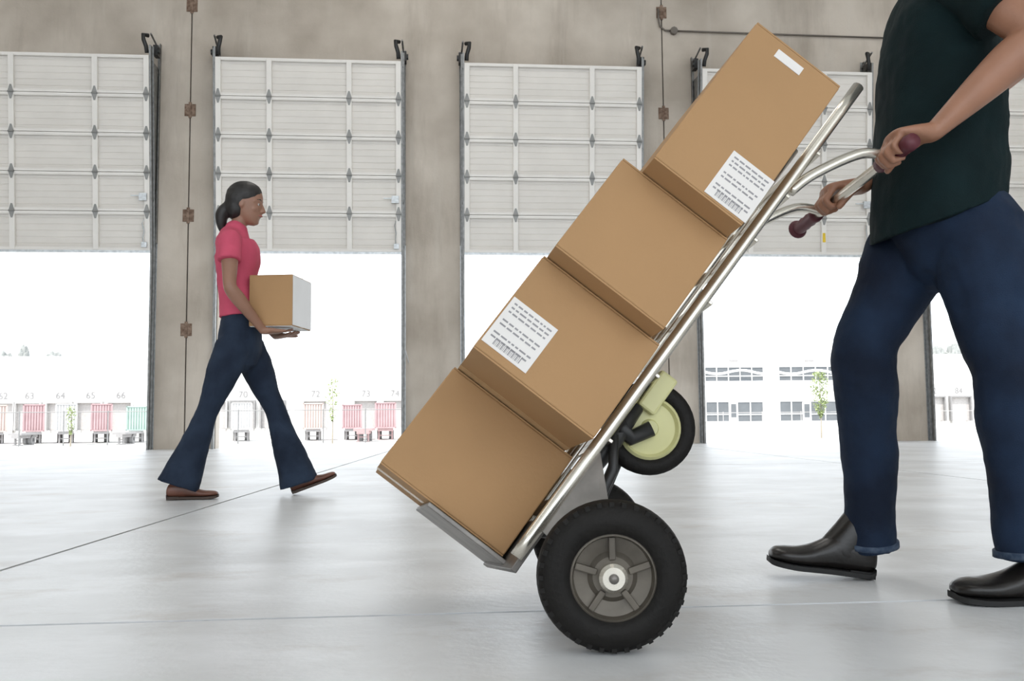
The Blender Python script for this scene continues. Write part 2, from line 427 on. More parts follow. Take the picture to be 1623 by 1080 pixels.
# ============================================================ OUTSIDE
YZ = -2.2
bm = B(); box(bm, (-160, D+.26, YZ-.3), (220, 420, YZ)); o = obj('yard', bm, M['yard']); o['kind'] = 'structure'
bm = B(); box(bm, (-18, D+.22, YZ), (20, D+.25, -.05)); o = obj('trim_1', bm, M['galv']); o['kind'] = 'structure'
YF = 118
wh = thing('warehouse_building', 'long white warehouse with numbered loading docks across the yard', 'building', (0, YF, YZ))
xa = At(-90, 660, YF).x; xb = At(1088, 660, 108).x - .6; ztop = At(400, 566, YF).z
bm = B(); box(bm, (xa, YF, YZ), (xb, YF+30, ztop)); obj('wall', bm, M['white'], wh)
bm = B(); box(bm, (xa, YF-.1, ztop-.25), (xb, YF+.3, ztop+.15)); obj('parapet', bm, M['frame'], wh)
def number(txt, c, h, parent, m):
    cu_ = bpy.data.curves.new('t', 'FONT'); cu_.body = txt; cu_.size = h*1.4; cu_.extrude = .02; cu_.align_x = 'CENTER'
    t = bpy.data.objects.new('t', cu_); COL.objects.link(t)
    dg = bpy.context.evaluated_depsgraph_get(); me = bpy.data.meshes.new_from_object(t.evaluated_get(dg)); bpy.data.objects.remove(t)
    me.materials.clear(); me.materials.append(m)
    o = bpy.data.objects.new('dock_number', me); COL.objects.link(o); o.parent = parent
    o.rotation_euler = (pi/2, 0, 0); o.location = V(c) - wpos(parent)
def dock(px, num, parent, Y=YF, m='pale', hgt=3.2):
    x = At(px, 660, Y).x; z0 = YZ+1.2
    bm = B(); w_ = 1.35
    box(bm, (x-w_-.2, Y-.6, z0), (x-w_, Y, z0+hgt)); box(bm, (x+w_, Y-.6, z0), (x+w_+.2, Y, z0+hgt)); box(bm, (x-w_-.2, Y-.6, z0+hgt), (x+w_+.2, Y, z0+hgt+.2))
    f = obj('dock_shelter', bm, M[m], parent)
    bm = B(); box(bm, (x-w_, Y-.08, z0), (x+w_, Y-.02, z0+hgt)); obj('dock_door', bm, M['dockdoor'], f)
    for xx in (x-w_, x+w_-.4):
        bm = B(); box(bm, (xx, Y-.4, z0-.35), (xx+.4, Y, z0-.02)); obj('dock_bumper', bm, M['pale'], f)
    if num: number(num, (x, Y-.06, z0+hgt+.55), .8, parent, M['dark'])
for px, nm in ((4, '62'), (46, '63'), (95, '64'), (143, '65'), (191, '66'), (341, '69'), (385, '70'), (433, '71'), (500, '72'), (580, '73'), (626, '74'), (700, '76')): dock(px, nm, wh, YF, 'dark' if nm in ('70', '71') else 'pale')

# right wing with more docks
wr = thing('warehouse_wing', 'far white dock building with two bays seen past the right door', 'building', (At(1560, 660, YF+6).x, YF+6, YZ))
bm = B(); box(bm, (At(1432, 660, 108).x+1.2, YF+6, YZ), (At(1800, 660, YF+6).x, YF+36, At(1500, 557, YF).z)); obj('wall', bm, M['white'], wr)
for px, nm in ((1442, '80'), (1480, '82'), (1521, '84'), (1562, '86'), (1602, '88'), (1642, '90')): dock(px, nm, wr, YF+6, 'dark')

# office block with two bands of windows
YO = 108
of = thing('office_building', 'white two-storey office block with bands of square windows', 'building', (At(1225, 660, YO).x, YO, YZ))
a, c = At(1090, 660, YO).x, At(1428, 660, YO).x
bm = B(); box(bm, (a, YO, YZ), (c, YO+25, At(1225, 545, YO).z)); obj('wall', bm, M['white'], of)
def window(px0, px1, py0, py1, cols, rows, door_col=None):
    p0 = At(px0, py1, YO); p1 = At(px1, py0, YO); w_ = p1.x-p0.x; h_ = p1.z-p0.z
    bm = B(); t = .055
    for i in range(cols+1): x = p0.x+w_*i/cols; box(bm, (x-t, YO-.16, p0.z), (x+t, YO+.02, p1.z))
    for j in range(rows+1): z = p0.z+h_*j/rows if rows != 2 else (p0.z, p0.z+h_*.36, p1.z)[j]; box(bm, (p0.x, YO-.15, z-t), (p1.x, YO+.02, z+t))
    f = obj('window_frame', bm, M['frame'], of)
    for i in range(cols):
        for j in range(rows):
            za, zb_ = ((p0.z, p1.z) if rows == 1 else ((p0.z, p0.z+h_*.36), (p0.z+h_*.36, p1.z))[j])
            bm = B(); box(bm, (p0.x+w_*i/cols+t, YO-.06, za+t), (p0.x+w_*(i+1)/cols-t, YO-.03, zb_-t)); obj('pane', bm, M['glass'], f)
window(1117, 1209, 582, 605, 5, 2); window(1234, 1330, 581, 604, 5, 2); window(1348, 1424, 580, 603, 4, 2)
window(1119, 1155, 637, 669, 2, 2); window(1169, 1209, 637, 669, 2, 2); window(1236, 1272, 636, 668, 2, 2); window(1285, 1330, 636, 668, 2, 2); window(1350, 1420, 636, 668, 3, 2)
for px in (1162, 1278):
    p0 = At(px-5, 666, YO); p1 = At(px+5, 638, YO)
    bm = B(); box(bm, (p0.x-.1, YO-.2, YZ), (p1.x+.1, YO, p1.z)); dd = obj('entrance_door', bm, M['frame'], of)
    bm = B(); box(bm, (p0.x+.1, YO-.24, p0.z+.3), (p1.x-.1, YO-.19, p1.z-.2)); obj('pane', bm, M['glass'], dd)
bm = B()
for (pa, pb) in ((1117, 1209), (1234, 1330)):
    pts = [At(pa+(pb-pa)*i/10, 590+3*sin(i*.75), YO-.7) for i in range(11)]
    bm = B(); tube(bm, pts, .16, 6); obj('window_reflection', bm, M['frame'], of)  # wavy white bar modelled for the reflections in the upper window band
for px in (1162, 1282):
    bm = B(); p = At(px, 572, YO); box(bm, (p.x-.5, YO-.3, p.z-.12), (p.x+.5, YO, p.z+.12)); obj('wall_light', bm, M['chassis'], of)

# containers on chassis, backed to the docks
def container(px0, px1, pyt, mt, label, ch=None, Y=101, group=None):
    p0 = At(px0, 679, Y); p1 = At(px1, pyt, Y); z0 = YZ+1.25; z1 = p1.z
    t = thing('container_trailer', label, 'trailer', ((p0.x+p1.x)/2, Y, YZ), group)
    bm = B(); box(bm, (p0.x, Y, z0), (p1.x, Y+7.0, z1)); c = obj('container', bm, mt, t)
    bm = B(); n = 8; w_ = p1.x-p0.x
    for i in range(n): x = p0.x+w_*(i+.5)/n; box(bm, (x-w_/n*.28, Y-.09, z0+.15), (x+w_/n*.28, Y, z1-.15))
    obj('ribs', bm, mt, c)['kind'] = 'stuff'
    bm = B()
    for x in (p0.x, p1.x-.12): box(bm, (x, Y-.14, z0), (x+.12, Y, z1))
    box(bm, (p0.x, Y-.14, z0), (p1.x, Y, z0+.14)); box(bm, (p0.x, Y-.14, z1-.12), (p1.x, Y, z1)); obj('corner_frame', bm, mt, c)
    legs(t, p0.x, p1.x, Y, z0, ch or M['chassis'])
    t.rotation_euler.z = -math.atan2((p0.x+p1.x)/2, Y)      # parked at an angle to the docks
    return t
def legs(t, xa, xb, Y, z0, m, ln=6.5):
    bm = B(); box(bm, (xa+.3, Y, z0-.3), (xb-.3, Y+ln, z0)); obj('chassis', bm, m, t)
    for x in (xa+.35, xb-.5):
        bm = B(); box(bm, (x, Y+.6, YZ+.02), (x+.16, Y+.8, z0-.3)); box(bm, (x-.12, Y+.5, YZ), (x+.28, Y+.9, YZ+.06)); obj('landing_leg', bm, m, t)
    bm = B(); box(bm, (xa+.4, Y+.65, YZ+.45), (xb-.4, Y+.75, YZ+.55)); obj('leg_brace', bm, m, t)
    for x in (xa+.2, xb-.75):
        bm = B(); lathe(bm, (x+.27, Y+ln-1.2, YZ+.5), (1, 0, 0), [(-.27, .2), (-.27, .5), (.27, .5), (.27, .2)], 16); obj('wheel', bm, M['dark'], t)
container(-24, 11, 642, M['pinkc'], 'pale orange container trailer at the left edge of the yard')
container(36.7, 70.6, 641, M['red'], 'glare-washed red container trailer, leftmost red one in the yard')
container(144, 178, 640, M['red'], 'glare-washed red container trailer beside the green one')
container(200, 233, 644, M['green'], 'glare-washed green container trailer left of the first pillar')
container(366, 400, 638, M['whitec'], 'white container trailer backed up at the dock numbered 70')
container(480, 513, 639, M['pinkc'], 'pale orange container trailer beside the thin yellow-green tree')
container(542, 574, 641, M['red'], 'red container trailer right of the thin tree')
container(594, 628, 638, M['red'], 'red container trailer nearest the second pillar', M['redch'])
container(88, 122, 640, M['whitec'], 'white container trailer between two glare-washed red ones')
fb = thing('flatbed_trailer', 'low pale red empty trailer chassis between two red containers', 'trailer', (At(575, 690, 94).x, 94, YZ))
legs(fb, At(560, 690, 94).x, At(590, 690, 94).x, 94, YZ+1.1, M['redch'], 4.5)
bm = B(); box(bm, (At(560, 690, 94).x, 94, YZ+1.1), (At(590, 690, 94).x, 98.8, YZ+1.35)); obj('deck', bm, M['redch'], fb)
for k, (pa, pb, lab) in enumerate(((12, 34, 'low grey empty trailer chassis beside the orange container'), (178, 199, 'low grey empty trailer chassis left of the green container'))):
    fb = thing('flatbed_trailer', lab, 'trailer', (At((pa+pb)/2, 690, 94).x, 94, YZ))
    legs(fb, At(pa, 690, 94).x, At(pb, 690, 94).x, 94, YZ+1.0, M['chassis'], 4.5)
    bm = B(); box(bm, (At(pa, 690, 94).x, 94, YZ+1.0), (At(pb, 690, 94).x, 98.8, YZ+1.2)); obj('deck', bm, M['chassis'], fb)

# yard fence: thin posts and rails
fe = thing('yard_fence', 'thin grey fence with tall posts in front of the container trailers', 'fence', (0, 92, YZ))
fz = At(300, 652, 92).z
xa, xb = At(-40, 660, 92).x, At(1080, 660, 92).x
bm = B(); tube(bm, [(xa, 92, fz), (xb, 92, fz)], .045, 6); obj('top_rail', bm, M['fence'], fe)
bm = B(); tube(bm, [(xa, 92, YZ+.15), (xb, 92, YZ+.15)], .03, 6); obj('bottom_rail', bm, M['fence'], fe)
pm = None; x = xa
while x < xb:
    if pm is None:
        bm = B(); tube(bm, [(x, 92, YZ), (x, 92, fz+.1)], .06, 8); pm = obj('post', bm, M['fence'], fe, at=(x, 92, YZ))
    else: inst(pm, fe, (x, 92, YZ))
    x += 4.0
f2 = thing('yard_fence', 'thin fence with white rails in front of the office block', 'fence', (At(1250, 660, 92).x, 92, YZ))
xa, xb = At(1084, 660, 92).x, At(1700, 660, 92).x
for z, nm in ((fz-.6, 'top_rail'), (YZ+.4, 'bottom_rail')):
    bm = B(); tube(bm, [(xa, 92, z), (xb, 92, z)], .03, 6); obj(nm, bm, M['dockdoor'], f2)
x = xa; pm = None
while x < xb:
    if pm is None:
        bm = B(); tube(bm, [(x, 92, YZ), (x, 92, fz-.5)], .035, 8); pm = obj('post', bm, M['dockdoor'], f2, at=(x, 92, YZ))
    else: inst(pm, f2, (x, 92, YZ))
    x += 4.0

def tree(px, pyt, pyb, Y, wpx, label, cat='tree', n=420, m='leaf', group=None):
    base = At(px, pyb, Y); top = At(px, pyt, Y).z; wd = wpx*Y/FPX/2
    t = thing('young_tree', label, cat, (base.x, Y, YZ), group)
    bm = B(); tube(bm, [(base.x, Y, YZ), (base.x+.05, Y, (YZ+top)/2), (base.x, Y, top-.3)], [.08, .05, .02], 6); obj('trunk', bm, M['bark'], t)
    bm = B(); zb_ = base.z
    for i in range(n):
        f = random.random(); z = zb_ + (top-zb_)*f; r = wd*(sin(pi*(.15+.85*(1-f)))*.9+.1)*math.sqrt(random.random()); a = random.random()*2*pi
        c = V((base.x + r*cos(a), Y + r*sin(a), z)); s = .10+.12*random.random()
        e1 = V((random.gauss(0, 1), random.gauss(0, 1), random.gauss(0, 1))).normalized(); e2, e3 = perp(e1)
        v = [bm.verts.new(c + e1*s), bm.verts.new(c+e2*s*.5), bm.verts.new(c-e1*s), bm.verts.new(c-e2*s*.5)]; bm.faces.new(v)
    o = obj('foliage', bm, M[m], t); o['kind'] = 'stuff'
    return t
tree(527, 600, 668, 90, 24, 'thin yellow-green young tree beyond the second door', n=260)
tree(1301, 590, 662, 90, 32, 'pale green cone-shaped young tree before the office block', n=800)
tree(112, 645, 690, 90, 16, 'small pale young tree between the red containers', n=160)
def far_tree(px, pyt, wpx, label, k):
    Y = 165; c = At(px, pyt, Y); r = wpx*Y/FPX/2; z0 = At(px, 570, Y).z
    t = thing('distant_tree', label, 'tree', (c.x, Y, YZ), 'trees on the skyline')
    bm = B(); tube(bm, [(c.x, Y, YZ), (c.x, Y, c.z-1)], .3, 6); obj('trunk', bm, M['bark'], t)
    bm = B(); bmesh.ops.create_icosphere(bm, subdivisions=4, radius=1)
    h = c.z - z0 + 3
    for v in bm.verts:
        q = 1 + .35*noise.noise(v.co*2.3 + V((k*7, 0, 0))) + .18*noise.noise(v.co*6+V((0, k*3, 0)))
        v.co = V((c.x, Y, c.z - h/2)) + V((v.co.x*r*q, v.co.y*r*q, v.co.z*h/2*q))
    obj('crown', bm, M['farleaf'], t)
FT = [(8, 560, 26, 'wide pale tree on the skyline at the far left'), (38, 548, 16, 'tallest pale tree on the skyline beyond the first door'), (84, 558, 30, 'low pale tree on the skyline beyond the first door'),
      (1486, 549, 22, 'pale treetop over the dock wing beside the last pillar'), (1510, 546, 24, 'middle pale treetop over the dock wing'), (1535, 550, 22, 'pale treetop over the dock wing near the knee of the man in jeans')]
for k, (px, py, w_, lb) in enumerate(FT): far_tree(px, py, w_, lb, k)

# ============================================================ HAND TRUCK AND BOXES
def unit(v): return V(v).normalized()
# stack basis
ps, th, ph = radians(-5), radians(38.2), radians(-7.2)
t_ = V((-cos(ps), sin(ps), 0)); a_ = V((sin(ps), cos(ps), 0)); z_ = V((0, 0, 1))
A_ = cos(ph)*a_ + sin(ph)*z_; Z_ = cos(ph)*z_ - sin(ph)*a_
U_ = cos(th)*Z_ - sin(th)*t_; W_ = cos(th)*t_ + sin(th)*Z_
O_ = V((.149, 1.789, .175))
us = [0, .263, .503, .742, 1.13]; an = [.214, -.023, -.094, -.164]; af = [.50, .42, .40, .30]
w0 = [-.029, -.006, .016, .019]; w1 = [.296, .287, .28, .233]
labels = ['brown cardboard box at the bottom of the tilted stack', 'brown cardboard box, second from the bottom, white label at its left edge',
          'plain brown cardboard box, third from the bottom of the stack', 'tall brown cardboard box on top of the stack with a white label']
def carton(label, O, X, Y, Z, lo, hi, m=None, loc=None, group=None):
    """X width, Y depth, Z height in box axes"""
    c = O + X*(lo[0]+hi[0])/2 + Y*(lo[1]+hi[1])/2 + Z*lo[2]
    t = thing('cardboard_box', label, 'box', c, group)
    e = .0035
    bm = B(); basis_box(bm, O, X, Y, Z, (lo[0], lo[1], lo[2]+e), (hi[0], hi[1], hi[2]-e)); obj('body', bm, M['card'], t, bevel=.003)
    mid = (lo[1]+hi[1])/2
    for za, zb_ in ((hi[2]-e, hi[2]), (lo[2], lo[2]+e)):
        for ya, yb in ((lo[1]+.001, mid-.0015), (mid+.0015, hi[1]-.001)):
            bm = B(); basis_box(bm, O, X, Y, Z, (lo[0]+.001, ya, za), (hi[0]-.001, yb, zb_)); obj('flap', bm, M['card'], t)
        bm = B(); s = .0005 if za > lo[2]+.01 else -.0005
        zt = (zb_, zb_+.0006) if s > 0 else (za-.0006, za)
        basis_box(bm, O, X, Y, Z, (lo[0], mid-.025, zt[0]), (hi[0], mid+.025, zt[1])); obj('tape', bm, M['tape'], t)
        for xa_, xb_ in ((lo[0]-.0006, lo[0]), (hi[0], hi[0]+.0006)):
            bm = B(); z2 = (hi[2]-.06, hi[2]) if s > 0 else (lo[2], lo[2]+.06)
            basis_box(bm, O, X, Y, Z, (xa_, mid-.025, z2[0]), (xb_, mid+.025, z2[1])); obj('tape_end', bm, M['tape'], t)
    return t
def sticker(t, O, X, Y, Z, x, y, z, w_, h_, seed):
    """paper label on the near side (y); slightly proud"""
    bm = B(); basis_box(bm, O, X, Y, Z, (x-w_/2, y-.0012, z-h_/2), (x+w_/2, y-.0002, z+h_/2)); lb = obj('shipping_label', bm, M['paper'], t)
    rn = random.Random(seed); bm = B(); yy = y-.0016
    for i in range(9):
        if i in (3, 6): continue
        zz = z + h_/2 - h_*(.10+.09*i); xx = x - w_/2 + w_*.08
        while xx < x + w_*.38:
            l = w_*(.04+.10*rn.random()); l = min(l, x+w_*.42-xx)
            basis_box(bm, O, X, Y, Z, (xx, yy, zz-h_*.016), (xx+l, y-.001, zz+h_*.016)); xx += l + w_*.03
    for i in range(22):
        xx = x - w_*.3 + w_*.6*i/22; basis_box(bm, O, X, Y, Z, (xx, yy, z-h_*.44), (xx+w_*(.008 if i % 3 else .018), y-.001, z-h_*.3))
    obj('print', bm, M['ink'], lb)['kind'] = 'stuff'
XW = -W_     # width axis of a box runs from the left corner (w1) to the rail side (w0)
cart = []
for i in range(4):
    c = carton(labels[i], O_, XW, A_, U_, (-w1[i], an[i], us[i]+.0012), (-w0[i], af[i], us[i+1]-.0012)); cart.append(c)
def on_face(i, px, py):      # box coordinates (x, z) of a photo position on the near face of box i
    d = cr*((px-811.5)/FPX) - cu*((py-540)/FPX) + cf
    P0 = O_ + A_*an[i]; k = (P0 - V((0, 0, HC))).dot(A_)/d.dot(A_); P = V((0, 0, HC)) + d*k - O_
    return P.dot(XW), P.dot(U_)
x, z = on_face(1, 824, 531); x = max(x, -w1[1]+.057); sticker(cart[1], O_, XW, A_, U_, x, an[1], z, .108, .11, 3)
x, z = on_face(3, 1172, 296); sticker(cart[3], O_, XW, A_, U_, x, an[3], max(z, us[3]+.06), .10, .11, 5)
x, z = on_face(3, 1250, 99); z = min(z, us[4]-.014)
bm = B(); basis_box(bm, O_, XW, A_, U_, (x-.032, an[3]-.0012, z-.010), (x+.032, an[3]-.0002, z+.010)); obj('tape_strip', bm, M['paper'], cart[3])

# frame basis from the near rail
ht = thing('hand_truck', 'aluminium two-wheeled hand truck tilted back under four boxes', 'hand truck', (.35, 2.0, 0))
R0 = At(842, 850, 1.87); R1 = At(1367, 128, 2.02)
Uf = (R1-R0).normalized(); LEN = (R1-R0).length
Af = V((.02, 1, -.06)); Af = (Af - Uf*Af.dot(Uf)).normalized(); Wf = Af.cross(Uf).normalized()
if Wf.x > 0: Wf = -Wf
TW = .36    # rail spacing
def F(u, a, w_): return R0 + Uf*u + Af*a + Wf*w_
for a in (0, TW):
    bm = B(); pts = [F(-.05, a, 0)] + [F(LEN*i/12, a, 0) for i in range(12)] 
    tube(bm, pts + [F(LEN-.02, a, 0)], .0135, 12); obj('side_rail', bm, M['alu'], ht, smooth=True)
bm = B(); pts = [F(LEN-.02, 0, 0)]
for i in range(9):
    q = pi*i/16; pts.append(F(LEN-.02+.05*sin(q), .05-.05*cos(q), 0))
pts2 = [F(LEN-.02+.05*sin(pi/2-pi*i/16), TW-.05+.05*sin(pi*i/16), 0) for i in range(9)]
tube(bm, pts+pts2, .0135, 12); obj('top_loop', bm, M['alu'], ht, smooth=True)
for q, u in enumerate((.08, .25, .42, .62, .80, .93, 1.06)):
    bm = B(); basis_box(bm, R0, Uf, Af, Wf, (u-.022, 0, -.012), (u+.022, TW, -.004)); basis_box(bm, R0, Uf, Af, Wf, (u-.004, 0, -.022), (u+.004, TW, -.004))
    obj('cross_bar', bm, M['alu'], ht, bevel=.002)
for a in (.10, TW-.10):
    bm = B(); basis_box(bm, R0, Uf, Af, Wf, (-.03, a-.016, -.010), (1.0, a+.016, -.002)); obj('back_strap', bm, M['alu'], ht, bevel=.002)
# toe plate (lies under the lowest box, in the stack's plane)
bm = B(); basis_box(bm, O_, XW, A_, U_, (-.165, .19, -.012), (.052, .50, -.002)); tp = obj('toe_plate', bm, M['dalu'], ht, bevel=.002)
bm = B(); basis_box(bm, O_, XW, A_, U_, (.036, .08, -.02), (.050, .46, .10)); obj('toe_back', bm, M['dalu'], tp, bevel=.002)
# wheels on the ground
RW = .137
WN = V((.330, 1.715, RW)); WF = V((.385, 2.29, RW)); ax = (WF-WN).normalized()
def wheel(c, sgn, nm='wheel'):
    bm = B(); h = .033
    prof = [(-h, .078), (-h*1.0, .105), (-h*.85, .122), (-h*.5, .133), (0, RW), (h*.5, .133), (h*.85, .122), (h, .105), (h, .078)]
    lathe(bm, c, ax, prof, 56); w_ = obj(nm, bm, M['tyre'], ht, smooth=True)
    bm = B()
    for k in range(36):       # tread lugs
        q = 2*pi*k/36; e1, e2 = perp(ax); rd = e1*cos(q)+e2*sin(q); tg = ax.cross(rd)
        basis_box(bm, c + rd*(RW-.0085), tg, ax, rd, (-.0045, -h*.8, -.004), (.0045, h*.8, .0045))
    obj('tread', bm, M['tyre'], w_)['kind'] = 'stuff'
    bm = B()                  # dished rim
    s = -sgn
    lathe(bm, c, ax*s, [(-.026, .0785), (.030, .0785), (.032, .074), (.018, .070), (.012, .045), (.020, .036), (.020, .012), (-.02, .012), (-.02, .07)], 48); obj('rim', bm, M['hub'], w_, smooth=False)
    e1, e2 = perp(ax)
    for k in range(5):
        bm = B(); q = 2*pi*k/5+.3; rd = e1*cos(q)+e2*sin(q); tg = ax.cross(rd)
        basis_box(bm, c + ax*s*.014, tg, ax*s, rd, (-.006, -.004, .03), (.006, .012, .071))
        obj('spoke', bm, M['hub'], w_, bevel=.002)
    bm = B(); lathe(bm, c, ax*s, [(.0, .012), (.0, .026), (.036, .026), (.042, .020), (.042, .002), (.0, .002)], 24); obj('hub_cap', bm, M['alu'], w_, smooth=False)
    return w_
wheel(WN, 1); wheel(WF, -1)
bm = B(); tube(bm, [WN-ax*.045, WF+ax*.045], .009, 12); obj('axle', bm, M['dalu'], ht, smooth=True)
# axle brackets from rails to axle
for c, a in ((WN+ax*.085, 0.0), (WF-ax*.085, TW)):
    pa, pb = F(.02, a, -.01), F(.22, a, -.01)
    bm = B(); vs = []
    for s in (-.003, .003):
        vs.append([bm.verts.new(p + Af*s) for p in (pa, pb, c+V((.02, 0, .02)), c+V((.02, 0, -.02)), c+V((-.02, 0, -.02)))])
    n = 5; bm.faces.new(vs[0]); bm.faces.new(vs[1][::-1])
    for j in range(n): bm.faces.new((vs[0][j], vs[0][(j+1) % n], vs[1][(j+1) % n], vs[1][j]))
    obj('axle_bracket', bm, M['dalu'], ht)
# stair guard: curved black skid above the wheels
for a in (.03, TW-.03):
    bm = B(); pts = [F(.02, a, -.015), F(.05, a, -.05), F(.12, a, -.075), F(.21, a, -.06), F(.27, a, -.018)]
    tube(bm, pts, .011, 8); obj('skid', bm, M['black'], ht, smooth=True)
# swing-back support with a cream hubbed caster wheel
CW = At(1027, 679, 2.02)
bm = B(); tube(bm, [F(.12, .06, -.02), F(.27, .07, -.03), F(.36, .08, -.025)], .02, 10); 
tube(bm, [F(.30, .06, -.02), CW+V((-.045, -.03, -.02)), CW+V((0, -.035, 0))], .017, 10); obj('support_arm', bm, M['black'], ht, smooth=True)
bm = B(); tube(bm, [F(.10, .10, -.02), F(.13, .10, -.09), CW+V((-.05, .03, -.04)), CW+V((0, .035, 0))], .014, 10); obj('support_arm', bm, M['black'], ht, smooth=True)
bm = B(); Cx = V((.05, 1, 0)).normalized()
lathe(bm, CW, Cx, [(-.022, .068), (-.022, .090), (-.012, .101), (.012, .101), (.022, .090), (.022, .068)], 40); cw = obj('caster_wheel', bm, M['tyre'], ht, smooth=True)
bm = B(); lathe(bm, CW, -Cx, [(-.02, .0685), (.020, .0685), (.026, .062), (.016, .056), (.018, .02), (.03, .016), (.03, .002), (-.02, .002)], 40); obj('caster_hub', bm, M['yhub'], cw)
bm = B(); q = CW + V((.0, -.03, .055)); basis_box(bm, q, Uf, V((0, 1, 0)), Wf, (-.02, -.006, -.022), (.075, .06, .022)); obj('caster_fork', bm, M['yhub'], ht, bevel=.006)
# handle: arms bend back from the rails to a cross grip
HB = At(1412, 250, 2.0)
uh = (HB - R0).dot(Uf) - .10
for a, nm in ((-.0, 1), (TW, 1)):
    s = F(uh-.12, a, -.015); e = HB + Af*(a-.0)
    m1 = s + Uf*.07 - Wf*.02; m2 = e + V((-.07, 0, .008))
    q = crom([tuple(s), tuple(m1), tuple(m2), tuple(e)], 6)
    bm = B(); tube(bm, q, .012, 12); obj('handle_arm', bm, M['alu'], ht, smooth=True)
bm = B(); tube(bm, [HB - Af*.085, HB, HB + Af*TW, HB + Af*(TW+.13)], .0125, 12); obj('handle_bar', bm, M['alu'], ht, smooth=True)
for a0, a1 in ((-.095, .05), (TW+.02, TW+.15)):
    bm = B(); p = [HB + Af*(a0+(a1-a0)*q/8) for q in range(9)]
    tube(bm, p, [.017, .019, .0165, .0185, .0165, .0185, .0165, .0185, .017], 14); g_ = obj('handle_grip', bm, M['maroon'], ht, smooth=True); g_['label'] = 'dark maroon rubber grip'
bm = B(); p = HB + Af*(TW+.15); ell(bm, p, (.026, .012, .026), (Uf, Af, Wf)); obj('grip_flange', bm, M['maroon'], g_, smooth=True)

# ============================================================ PEOPLE
def hand(bm, wr_, d, n, s, curl=(55, 80, 55), sc=1.0, thumb=(.55, .7, .45), tcurl=35):
    """wrist, direction to knuckles, palm normal, thumb side"""
    d, n, s = unit(d), unit(n), unit(s); sc_ = sc
    P = [(0, .027, .021), (.025, .032, .020), (.055, .040, .017), (.085, .043, .0135), (.096, .041, .012)]
    loft(bm, [tuple(wr_ + d*l*sc) + (a*sc, t*sc) for l, a, t in P], s, sq=.85)
    for off_, L, r in ((.031, .95, .0095), (.0105, 1.06, .0098), (-.0105, 1.0, .0094), (-.0305, .80, .0083)):
        p = wr_ + d*.088*sc + s*off_*sc; ang = 0; pts = [tuple(p - d*.015*sc) + (r*sc, r*sc)]
        pts.append(tuple(p) + (r*1.05*sc, r*1.05*sc))
        for (l, c) in zip((.044, .027, .021), curl):
            ang += radians(c); dir_ = d*cos(ang) + n*sin(ang)
            for f in (.5, 1): pts.append(tuple(p + dir_*l*L*sc*f) + (r*sc*(1.0 if f == 1 else .93), r*sc*(1.0 if f == 1 else .93)))
            p = p + dir_*l*L*sc; r *= .93
        loft(bm, pts, s, k=2, n=12)
    p = wr_ + d*.022*sc + s*.024*sc + n*.006*sc
    dr = unit(s*thumb[0] + d*thumb[1] + n*thumb[2]); pts = [tuple(p) + (.014*sc, .014*sc)]
    for l, r in ((.042, .0125), (.030, .0105), (.024, .0085)):
        p = p + dr*l*sc; pts.append(tuple(p) + (r*sc, r*sc)); q = radians(tcurl); dr = unit(dr*cos(q) + n*sin(q)*.8 + d*sin(q)*.3 - s*sin(q)*.4)
    loft(bm, pts, d, k=3, n=12)
def head(bm, c, fwd, up, sc=1.0):
    """c: centre of skull at eye height"""
    fwd = unit(fwd); up = unit(up); L = up.cross(fwd).normalized()
    T = [(-.118, .045, .022, .020), (-.105, .040, .038, .042), (-.080, .028, .052, .062), (-.050, .014, .062, .078), (-.015, .004, .069, .090), (.02, -.003, .073, .096), (.055, -.008, .073, .097), (.085, -.012, .064, .086), (.105, -.014, .047, .062), (.118, -.015, .025, .032)]
    R = []
    for z, f, hw, hd in crom(T, 3):
        r = []
        for j in range(28):
            a = 2*pi*j/28
            r.append(c + up*z*sc + fwd*(f + hd*cos(a))*sc + L*hw*sin(a)*sc)
        R.append(r)
    rings(bm, R)
    def P(f, l, z): return tuple(c + fwd*f*sc + L*l*sc + up*z*sc)
    # nose, brow, cheeks, lips, chin, ears
    loft(bm, [P(.088, 0, .012)+(.007*sc, .006*sc), P(.100, 0, -.012)+(.010*sc, .009*sc), P(.108, 0, -.030)+(.014*sc, .011*sc)], L, k=3, n=12)
    for s in (-1, 1):
        ell(bm, P(.097, s*.010, -.036), (.008*sc, .008*sc, .007*sc))
        loft(bm, [P(.080, s*.012, .022)+(.008*sc, .008*sc), P(.080, s*.034, .026)+(.007*sc, .007*sc), P(.060, s*.055, .016)+(.007*sc, .007*sc)], up, k=3, n=10)
        ell(bm, P(.055, s*.040, -.028), (.026*sc, .018*sc, .022*sc), (fwd, L, up))
        ell(bm, P(-.008, s*.073, -.005), (.017*sc, .006*sc, .031*sc), (fwd, (L*1+fwd*-.3*s).normalized(), up))
    loft(bm, [P(.080, -.02, -.058)+(.006*sc, .006*sc), P(.092, 0, -.058)+(.009*sc, .010*sc), P(.080, .02, -.058)+(.006*sc, .006*sc)], up, k=3, n=10)
    ell(bm, P(.070, 0, -.098), (.020*sc, .022*sc, .015*sc), (fwd, L, up))
